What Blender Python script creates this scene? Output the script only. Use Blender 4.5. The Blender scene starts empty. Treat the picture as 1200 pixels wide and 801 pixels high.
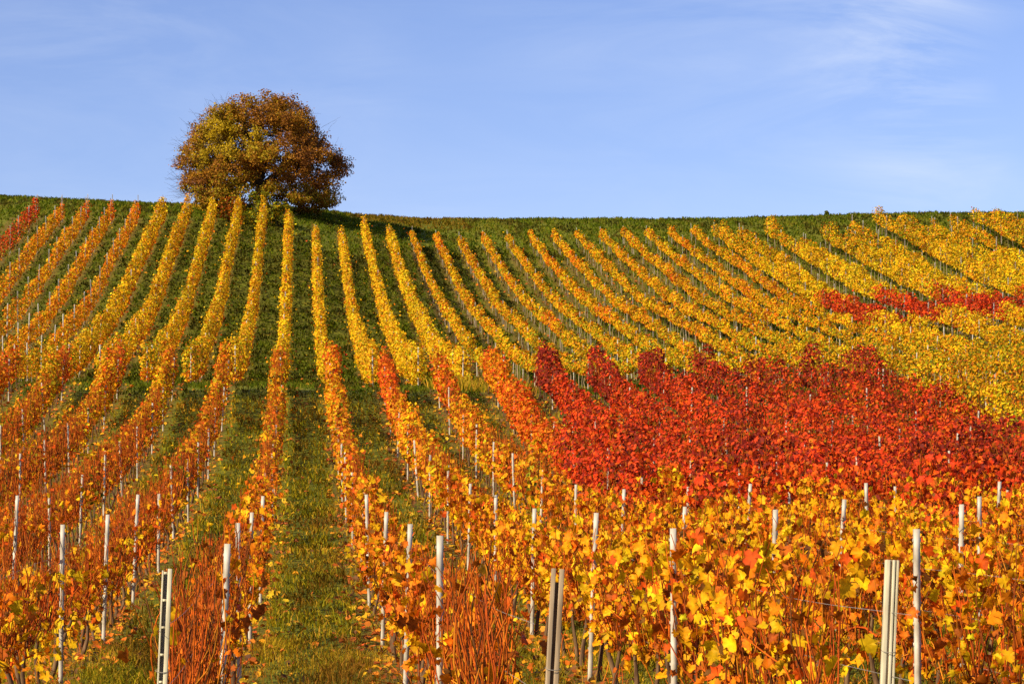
import bpy, math, random
import numpy as np
from mathutils import Vector, Matrix

random.seed(7)
rng = np.random.default_rng(11)
scene = bpy.context.scene
col = scene.collection
R = math.radians

# ------------------------------------------------------------------ camera
cam_d = bpy.data.cameras.new("camera")
cam = bpy.data.objects.new("camera", cam_d)
col.objects.link(cam)
cam.location = (0, 0, 0)
cam.rotation_euler = (R(90), 0, 0)          # looks along the vine rows (+Y)
cam_d.lens = 90
cam_d.sensor_width = 36
cam_d.shift_x = 0.2075
cam_d.shift_y = 0.1663
cam_d.clip_start = 0.5
cam_d.clip_end = 4000
cam_d.dof.use_dof = True
cam_d.dof.focus_distance = 62
cam_d.dof.aperture_fstop = 20
scene.camera = cam

# ------------------------------------------------------------------ light
SUN_EL, LX, LY = R(34.5), 0.83, 0.558          # light travels towards +x, +y
world = bpy.data.worlds.new("World")
scene.world = world
world.use_nodes = True
wt = world.node_tree
wn, wl = wt.nodes, wt.links
wn.clear()
wo = wn.new("ShaderNodeOutputWorld")
bg = wn.new("ShaderNodeBackground")
bg.inputs["Strength"].default_value = 0.084
sky = wn.new("ShaderNodeTexSky")
sky.sky_type = 'NISHITA'
sky.sun_disc = False
sky.sun_elevation = SUN_EL
sky.sun_rotation = math.atan2(-LX, -LY) % (2 * math.pi)
sky.altitude = 600
sky.air_density = 1.0
sky.dust_density = 0.3
sky.ozone_density = 3.0
tint = wn.new("ShaderNodeMix"); tint.data_type = 'RGBA'; tint.blend_type = 'MULTIPLY'
tint.inputs[0].default_value = 1.0
tint.inputs[7].default_value = (0.935, 0.87, 1.08, 1)
wl.new(sky.outputs[0], tint.inputs[6])
tc = wn.new("ShaderNodeTexCoord")
mp = wn.new("ShaderNodeMapping")
mp.inputs["Rotation"].default_value = (0, R(-9), 0)
mp.inputs["Scale"].default_value = (5.0, 4.0, 22.0)
wl.new(tc.outputs["Generated"], mp.inputs[0])
n1 = wn.new("ShaderNodeTexNoise"); n1.inputs["Scale"].default_value = 1.6
n1.inputs["Detail"].default_value = 7; n1.inputs["Roughness"].default_value = 0.62
n1.inputs["Distortion"].default_value = 0.7
wl.new(mp.outputs[0], n1.inputs["Vector"])
n2 = wn.new("ShaderNodeTexNoise"); n2.inputs["Scale"].default_value = 6.0
n2.inputs["Detail"].default_value = 2
wl.new(tc.outputs["Generated"], n2.inputs["Vector"])
r1 = wn.new("ShaderNodeMapRange"); r1.inputs[1].default_value = 0.42; r1.inputs[2].default_value = 0.74
wl.new(n1.outputs[0], r1.inputs[0])
r2 = wn.new("ShaderNodeMapRange"); r2.inputs[1].default_value = 0.30; r2.inputs[2].default_value = 0.62
wl.new(n2.outputs[0], r2.inputs[0])
mm = wn.new("ShaderNodeMath"); mm.operation = 'MULTIPLY'
wl.new(r1.outputs[0], mm.inputs[0]); wl.new(r2.outputs[0], mm.inputs[1])
vd = wn.new("ShaderNodeVectorMath"); vd.operation = 'DISTANCE'
vd.inputs[1].default_value = (0.275, 0.945, 0.172)
wl.new(tc.outputs["Generated"], vd.inputs[0])
rm = wn.new("ShaderNodeMapRange"); rm.interpolation_type = 'SMOOTHSTEP'
rm.inputs[1].default_value = 0.02; rm.inputs[2].default_value = 0.105; rm.inputs[3].default_value = 2.6; rm.inputs[4].default_value = 0.42
wl.new(vd.outputs["Value"], rm.inputs[0])
m0 = wn.new("ShaderNodeMath"); m0.operation = 'MULTIPLY'
wl.new(mm.outputs[0], m0.inputs[0]); wl.new(rm.outputs[0], m0.inputs[1])
mm = m0
m2 = wn.new("ShaderNodeMath"); m2.operation = 'MULTIPLY'; m2.inputs[1].default_value = 0.60; m2.use_clamp = True
wl.new(mm.outputs[0], m2.inputs[0])
cm = wn.new("ShaderNodeMix"); cm.data_type = 'RGBA'
cm.inputs[7].default_value = (6.4, 6.9, 7.8, 1)
wl.new(m2.outputs[0], cm.inputs[0]); wl.new(tint.outputs[2], cm.inputs[6])
wl.new(cm.outputs[2], bg.inputs[0])
wl.new(bg.outputs[0], wo.inputs[0])

sun_d = bpy.data.lights.new("sun", 'SUN')
sun_d.energy = 5.0
sun_d.angle = R(0.5)
sun_d.color = (1.0, 0.87, 0.62)
sun = bpy.data.objects.new("sun", sun_d)
col.objects.link(sun)
sun.location = (-60, -40, 80)
sun.rotation_euler = Vector((LX * math.cos(SUN_EL), LY * math.cos(SUN_EL), -math.sin(SUN_EL))).to_track_quat('-Z', 'Y').to_euler()

vs = scene.view_settings
vs.view_transform = 'Standard'
vs.look = 'None'
vs.gamma = 1
vs.use_curve_mapping = False
vs.exposure = 0.70

scene.cycles.max_bounces = 6
scene.cycles.diffuse_bounces = 3
scene.cycles.transmission_bounces = 4
scene.cycles.transparent_max_bounces = 4

# ------------------------------------------------------------------ terrain
GY = np.array([-80, 0, 13, 21, 27.5, 34.5, 41, 47.6, 56, 64, 71, 79, 86, 93, 98, 104, 112, 118, 124, 131, 138, 144, 150, 156, 162, 168,
               174, 180, 187, 193, 200, 206, 213, 220, 228, 234, 239, 246, 260, 300, 400, 700, 1300], float)
GZ = np.array([-1.8, -1.74, -1.75, -1.72, -1.6, -1.48, -1.23, -.9, -.35, .2, .75, 1.55, 2.5, 3.65, 4.35, 4.8, 5.2, 5.6, 6.05, 6.75, 7.7,
               8.6, 9.6, 10.6, 11.5, 12.5, 13.55, 14.75, 16.2, 17.55, 19.0, 20.4, 22.0, 23.7, 25.55, 26.7, 27.2, 27.4, 27.0, 24, 16, 6, 2], float)
DY = np.array([-80, 78, 88, 95, 105, 112, 118, 125, 138, 150, 156, 162, 176, 193, 204, 215, 225, 235, 245, 300, 1300], float)
DZ = np.array([0, 0, .15, .38, .36, .25, .25, .4, .9, 1.05, 1.3, 1.75, 2.8, 3.15, 3.4, 2.9, 2.0, .85, .5, 0, 0], float)


def _herm(xs, ys):
    d = np.gradient(ys, xs)

    def f(q):
        q = np.asarray(q, float)
        i = np.clip(np.searchsorted(xs, q) - 1, 0, len(xs) - 2)
        h = xs[i + 1] - xs[i]
        t = np.clip((q - xs[i]) / h, 0, 1)
        return ((2 * t**3 - 3 * t**2 + 1) * ys[i] + (t**3 - 2 * t**2 + t) * h * d[i]
                + (-2 * t**3 + 3 * t**2) * ys[i + 1] + (t**3 - t**2) * h * d[i + 1])
    return f


gfun, dfun = _herm(GY, GZ), _herm(DY, DZ)


def sstep(a, b, x):
    t = np.clip((np.asarray(x, float) - a) / (b - a), 0, 1)
    return t * t * (3 - 2 * t)


def ground_z(x, y):
    x = np.asarray(x, float); y = np.asarray(y, float)
    z = gfun(y) + dfun(y) * (1 - sstep(-4, 14, x))
    z = z + sstep(-5, -32, x) * 1.0 * sstep(205, 232, y) * (1 - sstep(260, 320, y))
    z = z + sstep(34, 60, x) * 0.9 * sstep(185, 212, y) * (1 - .45 * sstep(218, 240, y)) * (1 - sstep(260, 330, y))
    z = z + 0.05 * np.sin(x * .9 + y * .31) * np.sin(y * .23 + 1.3) * sstep(20, 60, y)
    return z


def noise1(q, seed):
    q = np.asarray(q, float)
    i = np.floor(q).astype(int)
    f = q - i
    f = f * f * (3 - 2 * f)
    h = lambda k: np.modf(np.abs(np.sin(k * 12.9898 + seed * 78.233) * 43758.5453))[0]
    return h(i) * (1 - f) + h(i + 1) * f


def noise3(p, seed=0):
    p = np.asarray(p, float)
    i = np.floor(p).astype(int)
    f = p - i
    f = f * f * (3 - 2 * f)
    out = np.zeros(len(p))
    for dx in (0, 1):
        for dy in (0, 1):
            for dz in (0, 1):
                k = (i[:, 0] + dx) * 127.1 + (i[:, 1] + dy) * 311.7 + (i[:, 2] + dz) * 74.7 + seed * 19.19
                v = np.modf(np.abs(np.sin(k) * 43758.5453))[0]
                w = (f[:, 0] if dx else 1 - f[:, 0]) * (f[:, 1] if dy else 1 - f[:, 1]) * (f[:, 2] if dz else 1 - f[:, 2])
                out += v * w
    return out


# ------------------------------------------------------------------ mesh helpers
def mesh_from(name, verts, faces, nper, cols=None, mat=None, smooth=False):
    """verts (N,3), faces (M,nper) of vertex numbers, cols (N,3) linear."""
    me = bpy.data.meshes.new(name)
    verts = np.ascontiguousarray(verts, np.float32)
    faces = np.ascontiguousarray(faces, np.int32)
    me.vertices.add(len(verts))
    me.vertices.foreach_set("co", verts.ravel())
    M = len(faces)
    me.loops.add(M * nper)
    me.loops.foreach_set("vertex_index", faces.ravel())
    me.polygons.add(M)
    me.polygons.foreach_set("loop_start", np.arange(M, dtype=np.int32) * nper)
    me.polygons.foreach_set("loop_total", np.full(M, nper, np.int32))
    if smooth:
        me.polygons.foreach_set("use_smooth", np.ones(M, bool))
    if cols is not None:
        a = me.color_attributes.new("Col", 'FLOAT_COLOR', 'POINT')
        c4 = np.ones((len(verts), 4), np.float32)
        c4[:, :3] = cols
        a.data.foreach_set("color", c4.ravel())
    if mat:
        me.materials.append(mat)
    me.update(calc_edges=True)
    return me


def link(name, me, parent=None, loc=None):
    o = bpy.data.objects.new(name, me)
    col.objects.link(o)
    if parent:
        o.parent = parent
    if loc is not None:
        o.location = loc
    return o


def tag(o, label=None, cat=None, group=None, kind=None):
    if label: o["label"] = label
    if cat: o["category"] = cat
    if group: o["group"] = group
    if kind: o["kind"] = kind
    return o


def unit(v):
    return v / np.maximum(np.linalg.norm(v, axis=1, keepdims=True), 1e-9)


def frames(nrm, g):
    """random in-plane frame for each normal"""
    r = g.normal(size=nrm.shape)
    u = unit(np.cross(nrm, r))
    v = np.cross(nrm, u)
    return u, v


KITE = np.array([[0, -.05, 0], [.46, .34, .0], [.30, .80, .0], [0, 1.0, 0], [-.30, .80, .0], [-.46, .34, .0]])
KITE[:, 1] -= .5
KITE_Z = np.array([-.06, .10, .06, -.08, .06, .10])
KITE_F = np.array([[0, 1, 2, 3], [0, 3, 4, 5]])

_half = [(0, .03), (.17, -.17), (.42, -.14), (.44, .06), (.40, .17), (.63, .40), (.60, .52), (.36, .56), (.34, .72), (.13, .90), (0, 1.06)]
VL = np.array([(0, .36)] + _half + [(-a, b) for a, b in reversed(_half[1:-1])], float)
VL[:, 1] -= .42
_nl = len(VL) - 1
VL_F = np.array([[0, i, i % _nl + 1] for i in range(1, _nl + 1)])
VL_Z = np.where(np.arange(len(VL)) == 0, -.09, .16 * np.abs(VL[:, 0]) * 2 - .22 * np.maximum(VL[:, 1], 0) ** 1.3)
VL_Z = VL_Z + np.array([0 if i == 0 else (.05 if i % 2 else -.04) for i in range(len(VL))])


def leaf_mesh(name, cen, size, nrm, cols, g, mat, near=False, hang=None):
    nrm = unit(nrm)
    if hang is None:
        u, v = frames(nrm, g)
    else:                                   # tip of the leaf points mostly down
        d = np.tile(np.array([[0, 0, -1.0]]), (len(cen), 1)) + g.normal(size=cen.shape) * hang
        v = unit(d - nrm * np.sum(d * nrm, axis=1, keepdims=True))
        u = np.cross(v, nrm)
    T, Z, F = (VL, VL_Z, VL_F) if near else (KITE[:, :2], KITE_Z, KITE_F)
    k = len(T)
    s = size[:, None, None]
    if near:                                # no two leaves alike: ragged outline, torn or folded lobes
        jit = g.normal(size=(len(cen), k, 3)) * np.array([.055, .055, .05])
        jit[:, 0] = 0
    else:
        jit = np.zeros((1, 1, 3))
    curl = (1 + g.normal(size=(len(cen), 1, 1)) * .9)
    V = cen[:, None, :] + s * (u[:, None, :] * (T[None, :, 0:1] + jit[..., 0:1]) + v[:, None, :] * (T[None, :, 1:2] + jit[..., 1:2]) + nrm[:, None, :] * (Z[None, :, None] * curl + jit[..., 2:3]))
    faces = (np.arange(len(cen)) * k)[:, None, None] + F[None]
    C = np.repeat(cols, k, axis=0)
    if near:                                # paler along the veins' centre, browner at the margin
        rim = np.where(np.arange(k) == 0, 0, np.where(np.abs(VL[:, 0]) > .4, 1.0, .45)) * np.where(np.arange(k) % 2 == 0, 1.0, .7)
        amt = (g.random(len(cen)) < .55) * g.uniform(.15, 1.0, len(cen))
        e = 1 - amt[:, None, None] * rim[None, :, None] * np.array([.30, .58, .5])
        e = e * np.where(np.arange(k) == 0, 1.15, 1.0)[None, :, None]
        C = C * e.reshape(-1, 3)
    return mesh_from(name, V.reshape(-1, 3), faces.reshape(-1, F.shape[1]), F.shape[1], C, mat)


def tubes(paths, radii, cols=None, sides=3):
    """paths (N,K,3), radii (N,K): N tapered tubes with the same number of points -> verts, quads, cols"""
    paths = np.asarray(paths, float); radii = np.asarray(radii, float)
    N, K, _ = paths.shape
    d = np.gradient(paths, axis=1)
    d /= np.maximum(np.linalg.norm(d, axis=2, keepdims=True), 1e-9)
    ref = np.where(np.abs(d[..., 2:3]) > .9, np.array([1.0, 0, 0]), np.array([0, 0, 1.0]))
    a = np.cross(d, ref); a /= np.maximum(np.linalg.norm(a, axis=2, keepdims=True), 1e-9)
    b = np.cross(d, a)
    ang = np.arange(sides) / sides * 2 * math.pi
    V = paths[:, :, None, :] + radii[:, :, None, None] * (a[:, :, None, :] * np.cos(ang)[None, None, :, None] + b[:, :, None, :] * np.sin(ang)[None, None, :, None])
    idx = np.arange(N * K * sides).reshape(N, K, sides)
    q = np.stack([idx[:, :-1], np.roll(idx[:, :-1], -1, axis=2), np.roll(idx[:, 1:], -1, axis=2), idx[:, 1:]], axis=-1)
    C = None
    if cols is not None:
        C = np.repeat(np.asarray(cols, float), K * sides, axis=0)
    return V.reshape(-1, 3), q.reshape(-1, 4), C


def tube_mesh(name, paths, radii, mat, cols=None, sides=3, smooth=True):
    v, f, c = tubes(paths, radii, cols, sides)
    return mesh_from(name, v, f, 4, c, mat, smooth)


# ------------------------------------------------------------------ materials
def new_mat(name):
    m = bpy.data.materials.new(name)
    m.use_nodes = True
    nt = m.node_tree
    nt.nodes.clear()
    out = nt.nodes.new("ShaderNodeOutputMaterial")
    return m, nt, out


def leaf_material(name, trans=.3, rough=.55, tscale=1.15, spec=.3):
    m, nt, out = new_mat(name)
    N, L = nt.nodes, nt.links
    at = N.new("ShaderNodeAttribute"); at.attribute_name = "Col"
    geo = N.new("ShaderNodeNewGeometry")
    nz = N.new("ShaderNodeTexNoise"); nz.inputs["Scale"].default_value = 26; nz.inputs["Detail"].default_value = 3
    L.new(geo.outputs["Position"], nz.inputs["Vector"])
    mr = N.new("ShaderNodeMapRange"); mr.inputs[1].default_value = .3; mr.inputs[2].default_value = .7
    mr.inputs[3].default_value = .72; mr.inputs[4].default_value = 1.18
    L.new(nz.outputs[0], mr.inputs[0])
    mx = N.new("ShaderNodeVectorMath"); mx.operation = 'SCALE'
    L.new(at.outputs["Color"], mx.inputs[0]); L.new(mr.outputs[0], mx.inputs["Scale"])
    p = N.new("ShaderNodeBsdfPrincipled")
    p.inputs["Roughness"].default_value = rough
    p.inputs["Specular IOR Level"].default_value = spec
    L.new(mx.outputs[0], p.inputs["Base Color"])
    t = N.new("ShaderNodeBsdfTranslucent")
    ts = N.new("ShaderNodeVectorMath"); ts.operation = 'SCALE'; ts.inputs["Scale"].default_value = tscale
    L.new(mx.outputs[0], ts.inputs[0]); L.new(ts.outputs[0], t.inputs["Color"])
    ms = N.new("ShaderNodeMixShader"); ms.inputs[0].default_value = trans
    L.new(p.outputs[0], ms.inputs[1]); L.new(t.outputs[0], ms.inputs[2])
    L.new(ms.outputs[0], out.inputs[0])
    return m


M_leaf = leaf_material("vine_leaf", .27, .62, 1.2, .12)
M_tree = leaf_material("tree_leaf", .28, .6, 1.2, .12)
M_grass = leaf_material("grass_blade", .35, .65, 1.2, .08)
M_litter = leaf_material("dry_leaf", .12, .7)


def wood_material(name, c1, c2, scale=(30, 30, 4), use_attr=False, rough=.85, bump=.4, spec=.12):
    m, nt, out = new_mat(name)
    N, L = nt.nodes, nt.links
    tc = N.new("ShaderNodeTexCoord")
    mp = N.new("ShaderNodeMapping"); mp.inputs["Scale"].default_value = scale
    L.new(tc.outputs["Object"], mp.inputs[0])
    nz = N.new("ShaderNodeTexNoise"); nz.inputs["Scale"].default_value = 1; nz.inputs["Detail"].default_value = 5
    L.new(mp.outputs[0], nz.inputs["Vector"])
    cr = N.new("ShaderNodeValToRGB")
    cr.color_ramp.elements[0].position = .35; cr.color_ramp.elements[1].position = .68
    cr.color_ramp.elements[0].color = (*c1, 1); cr.color_ramp.elements[1].color = (*c2, 1)
    L.new(nz.outputs[0], cr.inputs[0])
    p = N.new("ShaderNodeBsdfPrincipled"); p.inputs["Roughness"].default_value = rough
    p.inputs["Specular IOR Level"].default_value = spec
    src = cr.outputs[0]
    if use_attr:
        at = N.new("ShaderNodeAttribute"); at.attribute_name = "Col"
        mx = N.new("ShaderNodeMix"); mx.data_type = 'RGBA'; mx.blend_type = 'MULTIPLY'; mx.inputs[0].default_value = 1
        L.new(cr.outputs[0], mx.inputs[6]); L.new(at.outputs["Color"], mx.inputs[7])
        src = mx.outputs[2]
    L.new(src, p.inputs["Base Color"])
    bp = N.new("ShaderNodeBump"); bp.inputs["Strength"].default_value = bump; bp.inputs["Distance"].default_value = .01
    L.new(nz.outputs[0], bp.inputs["Height"]); L.new(bp.outputs[0], p.inputs["Normal"])
    L.new(p.outputs[0], out.inputs[0])
    return m


M_bark = wood_material("vine_bark", (.07, .035, .018), (.20, .115, .055))
M_cane = wood_material("cane_bark", (.70, .66, .6), (1.15, 1.1, 1.0), use_attr=True, rough=.8, bump=.1)
M_treebark = wood_material("tree_bark", (.03, .022, .016), (.085, .062, .042), (6, 6, 2))
M_post = wood_material("galvanised_post", (.30, .25, .18), (.66, .60, .51), (9, 9, 4), rough=.5, bump=.15)
M_endpost = wood_material("weathered_endpost", (.36, .30, .19), (.66, .58, .40), (14, 14, 3), rough=.7, bump=.3)
M_endgrey = wood_material("grey_endpost", (.19, .125, .07), (.42, .31, .20), (22, 22, 3), rough=.85, bump=.5)
M_wire = wood_material("galvanised_wire", (.20, .17, .14), (.32, .28, .24), rough=.45, bump=0)

# ground: grass soil with leaf litter and worn strips under the rows
m, nt, out = new_mat("vineyard_ground")
N, L = nt.nodes, nt.links
geo = N.new("ShaderNodeNewGeometry")
sx = N.new("ShaderNodeSeparateXYZ"); L.new(geo.outputs["Position"], sx.inputs[0])
na = N.new("ShaderNodeTexNoise"); na.inputs["Scale"].default_value = .9; na.inputs["Detail"].default_value = 8; na.inputs["Roughness"].default_value = .7
L.new(geo.outputs["Position"], na.inputs["Vector"])
ra = N.new("ShaderNodeValToRGB")
e = ra.color_ramp.elements
e[0].position = .30; e[0].color = (.10, .085, .006, 1)
e[1].position = .72; e[1].color = (.24, .165, .012, 1)
x1 = e.new(.52); x1.color = (.115, .125, .010, 1)
L.new(na.outputs[0], ra.inputs[0])
nb = N.new("ShaderNodeTexNoise"); nb.inputs["Scale"].default_value = 7; nb.inputs["Detail"].default_value = 6
L.new(geo.outputs["Position"], nb.inputs["Vector"])
rb = N.new("ShaderNodeValToRGB")
rb.color_ramp.elements[0].position = .35; rb.color_ramp.elements[0].color = (.055, .034, .014, 1)
rb.color_ramp.elements[1].position = .7; rb.color_ramp.elements[1].color = (.22, .11, .025, 1)
L.new(nb.outputs[0], rb.inputs[0])
# distance to the nearest row (rows stand 2 m apart)
ad = N.new("ShaderNodeMath"); ad.operation = 'ADD'; ad.inputs[1].default_value = -1.18 + 1.0
L.new(sx.outputs[0], ad.inputs[0])
pp = N.new("ShaderNodeMath"); pp.operation = 'PINGPONG'; pp.inputs[1].default_value = 1.0
L.new(ad.outputs[0], pp.inputs[0])
rs = N.new("ShaderNodeMapRange"); rs.inputs[1].default_value = .55; rs.inputs[2].default_value = .85
L.new(pp.outputs[0], rs.inputs[0])
mul = N.new("ShaderNodeMath"); mul.operation = 'MULTIPLY'
rn = N.new("ShaderNodeMapRange"); rn.inputs[1].default_value = .38; rn.inputs[2].default_value = .58
L.new(nb.outputs[0], rn.inputs[0])
L.new(rs.outputs[0], mul.inputs[0]); L.new(rn.outputs[0], mul.inputs[1])
yl = N.new("ShaderNodeMapRange"); yl.inputs[1].default_value = 205; yl.inputs[2].default_value = 212; yl.inputs[3].default_value = 1; yl.inputs[4].default_value = 0
L.new(sx.outputs[1], yl.inputs[0])
mul2 = N.new("ShaderNodeMath"); mul2.operation = 'MULTIPLY'
L.new(mul.outputs[0], mul2.inputs[0]); L.new(yl.outputs[0], mul2.inputs[1])
mg = N.new("ShaderNodeMix"); mg.data_type = 'RGBA'
L.new(mul2.outputs[0], mg.inputs[0]); L.new(ra.outputs[0], mg.inputs[6]); L.new(rb.outputs[0], mg.inputs[7])
p = N.new("ShaderNodeBsdfPrincipled"); p.inputs["Roughness"].default_value = .95
p.inputs["Specular IOR Level"].default_value = .1
L.new(mg.outputs[2], p.inputs["Base Color"])
bp = N.new("ShaderNodeBump"); bp.inputs["Strength"].default_value = .8; bp.inputs["Distance"].default_value = .08
L.new(nb.outputs[0], bp.inputs["Height"]); L.new(bp.outputs[0], p.inputs["Normal"])
L.new(p.outputs[0], out.inputs[0])
M_ground = m

# ------------------------------------------------------------------ ground sheet
xs = np.concatenate([np.linspace(-900, -70, 24)[:-1], np.arange(-70, 90, 1.6), np.linspace(90, 900, 24)])
ys = np.concatenate([np.linspace(-300, -5, 12)[:-1], np.arange(-5, 262, 1.0), np.linspace(262, 1500, 50)])
XX, YY = np.meshgrid(xs, ys)
ZZ = ground_z(XX, YY)
idx = np.arange(XX.size).reshape(XX.shape)
F = np.stack([idx[:-1, :-1], idx[:-1, 1:], idx[1:, 1:], idx[1:, :-1]], axis=-1).reshape(-1, 4)
g_me = mesh_from("ground", np.stack([XX, YY, ZZ], axis=-1).reshape(-1, 3), F, 4, None, M_ground, True)
tag(link("ground", g_me), "grassy vineyard hillside under the rows of vines", None, None, "structure")

# ------------------------------------------------------------------ the plan of the rows
OFF = 0.59                                   # rows stand at x = 2 (k + OFF)
PX, HY, FP = 351, 600, 3000


def in_view(x, y, ztop, pad=25):
    px = PX + FP * x / y
    py = HY - FP * ztop / y
    return -pad < px < 1200 + pad and py < 801


ORD = ("first second third fourth fifth sixth seventh eighth ninth tenth eleventh twelfth thirteenth fourteenth fifteenth sixteenth "
       "seventeenth eighteenth nineteenth twentieth twenty-first twenty-second twenty-third twenty-fourth twenty-fifth twenty-sixth "
       "twenty-seventh twenty-eighth twenty-ninth thirtieth thirty-first thirty-second").split()


def row_words(k):
    """k >= 0: towards the red patch, k < 0: the other way"""
    return (ORD[k] + " {} from central alley towards red vines") if k >= 0 else (ORD[-k - 1] + " {} from central alley away from red vines")


# leaf colours, linear reflectance
PAL = {
    'yellow': (.74, .425, .005), 'lemon': (.74, .54, .010), 'gold': (.73, .325, .004), 'orange': (.70, .175, .004),
    'tang': (.70, .100, .005), 'rust': (.38, .085, .005), 'brown': (.15, .055, .008), 'red': (.62, .050, .007),
    'dred': (.22, .018, .008), 'lime': (.34, .31, .006), 'green': (.10, .13, .006),
}
NAMES = list(PAL)
PCOL = np.array([PAL[n] for n in NAMES])


def pick(weights, n, g):
    w = np.array([weights.get(k, 0) for k in NAMES], float)
    i = g.choice(len(NAMES), size=n, p=w / w.sum())
    c = PCOL[i]
    return c * g.uniform(.72, 1.18, size=(n, 1)) * (1 + g.normal(size=(n, 3)) * .05)


LOOK = {
    'yellow': dict(yellow=5, gold=2.2, lemon=1.4, orange=.6, lime=1.0, rust=.5),
    'yellow_low': dict(yellow=3, gold=3, orange=2.4, rust=.8, lime=.5),
    'goldorange': dict(gold=3.4, orange=1.6, yellow=3.4, tang=.1, lime=2.1, rust=.9, green=.6),
    'goldgreen': dict(gold=2.4, yellow=3.2, lime=3.0, orange=1.0, green=1.1, rust=.6),
    'bright': dict(yellow=6, gold=1.8, lemon=2.2, lime=1.1, orange=.3, rust=.35, green=.3),
    'orange': dict(orange=4, tang=1.0, gold=3.6, yellow=2.0, rust=.4),
    'upperorange': dict(orange=3.2, gold=4, yellow=2.4, tang=.5, rust=.6, lime=.2),
    'emberleaf': dict(orange=4.5, rust=1.6, tang=2, gold=3, brown=.4, yellow=1.6),
    'flame': dict(tang=5, orange=4, red=1.6, gold=2, rust=.4),
    'red': dict(red=6, tang=1.8, dred=3, rust=.6),
    'darkred': dict(dred=6, red=2.4, rust=.6),
    'greenyellow': dict(lime=4, yellow=3, green=2, gold=1.5),
    'under': dict(rust=3, lime=2, green=2, orange=2, brown=2),
}


def upper_look(n, y, g):
    """look name for every leaf of an upper row"""
    y = y + g.normal(size=len(y)) * 1.4
    out = np.full(len(y), 'yellow', dtype='<U14')
    if n < -9.9:
        out[:] = 'red'; out[noise1(y / 2, 9) > .7] = 'flame'; out[y < 172] = 'flame'; out[y < 160] = 'orange'
    elif n < -5.9:
        out[:] = 'upperorange'; out[y > 199.5] = 'flame'
        out[noise1(y / 5, 31 + n) > .86] = 'orange'; out[y < 132] = 'goldorange'
    elif n < 4.0:
        out[:] = 'yellow'
        out[y < 124] = 'goldgreen' if n < -2 else 'yellow'
    elif n < 17.2:
        out[:] = 'goldorange'
        out[y < 150 - max(0, 9 - n) * 2] = 'goldgreen'
        out[noise1(y / 4, 7 + n) > .86] = 'orange'
    else:
        out[:] = 'bright'
        out[(y > 156.5) & (y < 172.5 + .25 * (n - 17))] = 'red'
        out[y < 156.5] = 'yellow'
        out[y < 143] = 'goldgreen'
        out[y < 128] = 'greenyellow'
        out[y > 200] = 'goldgreen'
    return out


def lower_look(n, y, g):
    y = y + g.normal(size=len(y)) * 1.6
    out = np.full(len(y), 'orange', dtype='<U12')
    if n > 11:
        out[:] = 'greenyellow'; out[y > 84] = 'goldgreen'
        out[noise1(y / 3, 3 + n) > .7] = 'yellow'
    elif n > 4:
        out[:] = 'red'
        out[y > 91] = 'darkred'
        out[noise1(y / 3, 3 + n) > .8] = 'darkred'
        out[noise1(y / 1.6, 53 + n) > .90] = 'flame'
    elif n > 3:
        out[:] = 'flame'; out[y < 70] = 'red'
        out[noise1(y / 2.5, 3 + n) > .72] = 'orange'
    elif n > 1:
        out[:] = 'orange'; out[(y > 84)] = 'flame'
        out[noise1(y / 3, 5 + n) > .6] = 'goldorange'
    else:
        out[:] = 'orange'
        out[(y < 82) & (noise1(y / 2, 15 + n) > .35)] = 'emberleaf'
        out[(y > 92) & (noise1(y / 2, 16 + n) > .4)] = 'flame'
        out[noise1(y / 2.4, 5 + n) > .58] = 'goldorange'
    return out


def cols_for(looks, g, y=None):
    c = np.zeros((len(looks), 3))
    for nm in np.unique(looks):
        m = looks == nm
        c[m] = pick(LOOK[str(nm)], int(m.sum()), g)
    if y is not None:
        cell = np.floor((y + g.normal(size=len(y)) * .18) / 1.15).astype(int) - int(np.floor(y.min() / 1.15)) + 2
        tone = g.uniform(.70, 1.16, cell.max() + 3)
        hue = g.uniform(.84, 1.14, cell.max() + 3)
        c = c * tone[cell][:, None]
        c[:, 1] *= hue[cell]
    return c


def row_leaves(X, y, h0, h1, w, size, g, seed):
    """leaf centres and normals for a trained row at X; y: array of positions along it"""
    n = len(y)
    top = h1 * (1 + .21 * (noise1(y / 1.15, seed) - .5) * 2 + .11 * (noise1(y / .37, seed + 5) - .5) * 2)
    low = h0 + .25 * (noise1(y / 1.4, seed + 2) - .3)
    cz, rz = (top + low) / 2, np.maximum((top - low) / 2, .1)
    a = g.uniform(0, 2 * math.pi, n)
    r = np.sqrt(g.uniform(.12, 1, n))
    ww = w * (1 + .35 * (noise1(y / .9, seed + 9) - .5) * 2)
    dx = np.cos(a) * r
    dz = np.sin(a) * r
    dz = np.sign(dz) * np.abs(dz) ** .8
    side = g.normal(size=n) * .03
    x = X + dx * ww + side + .10 * (noise1(y / 2.5, seed + 21) - .5)
    stray = g.random(n) < .03                # long shoots that hang out or stand up
    x = np.where(stray, x + g.normal(size=n) * .22, x)
    z = cz + dz * rz + np.where(stray, np.abs(g.normal(size=n)) * .12, 0)
    nrm = np.stack([np.cos(a) * 1.0, np.full(n, -.25), np.sin(a) * .45 + .35], axis=1) + g.normal(size=(n, 3)) * .55
    return np.stack([x, y, z + ground_z(x, y)], axis=1), nrm


# ------------------------------------------------------------------ upper rows
def end_of(k):
    tops = {-1: 197, 0: 191, 1: 193, 2: 204, 3: 204}
    if k in tops: return tops[k]
    if k < -1: return 203.5
    if k < 17: return 210 + (k - 4) * .55
    return {17: 217, 18: 216, 19: 214, 20: 209, 21: 210, 22: 211, 23: 218.5, 24: 218, 25: 218, 26: 215, 27: 217, 28: 217, 29: 218, 30: 218}.get(k, 217)


def start_of(k):
    return 110 + min(max(0, k - 2) * 1.5, 12) if k >= 0 else 110 + min(-k * .6, 6)


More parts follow.
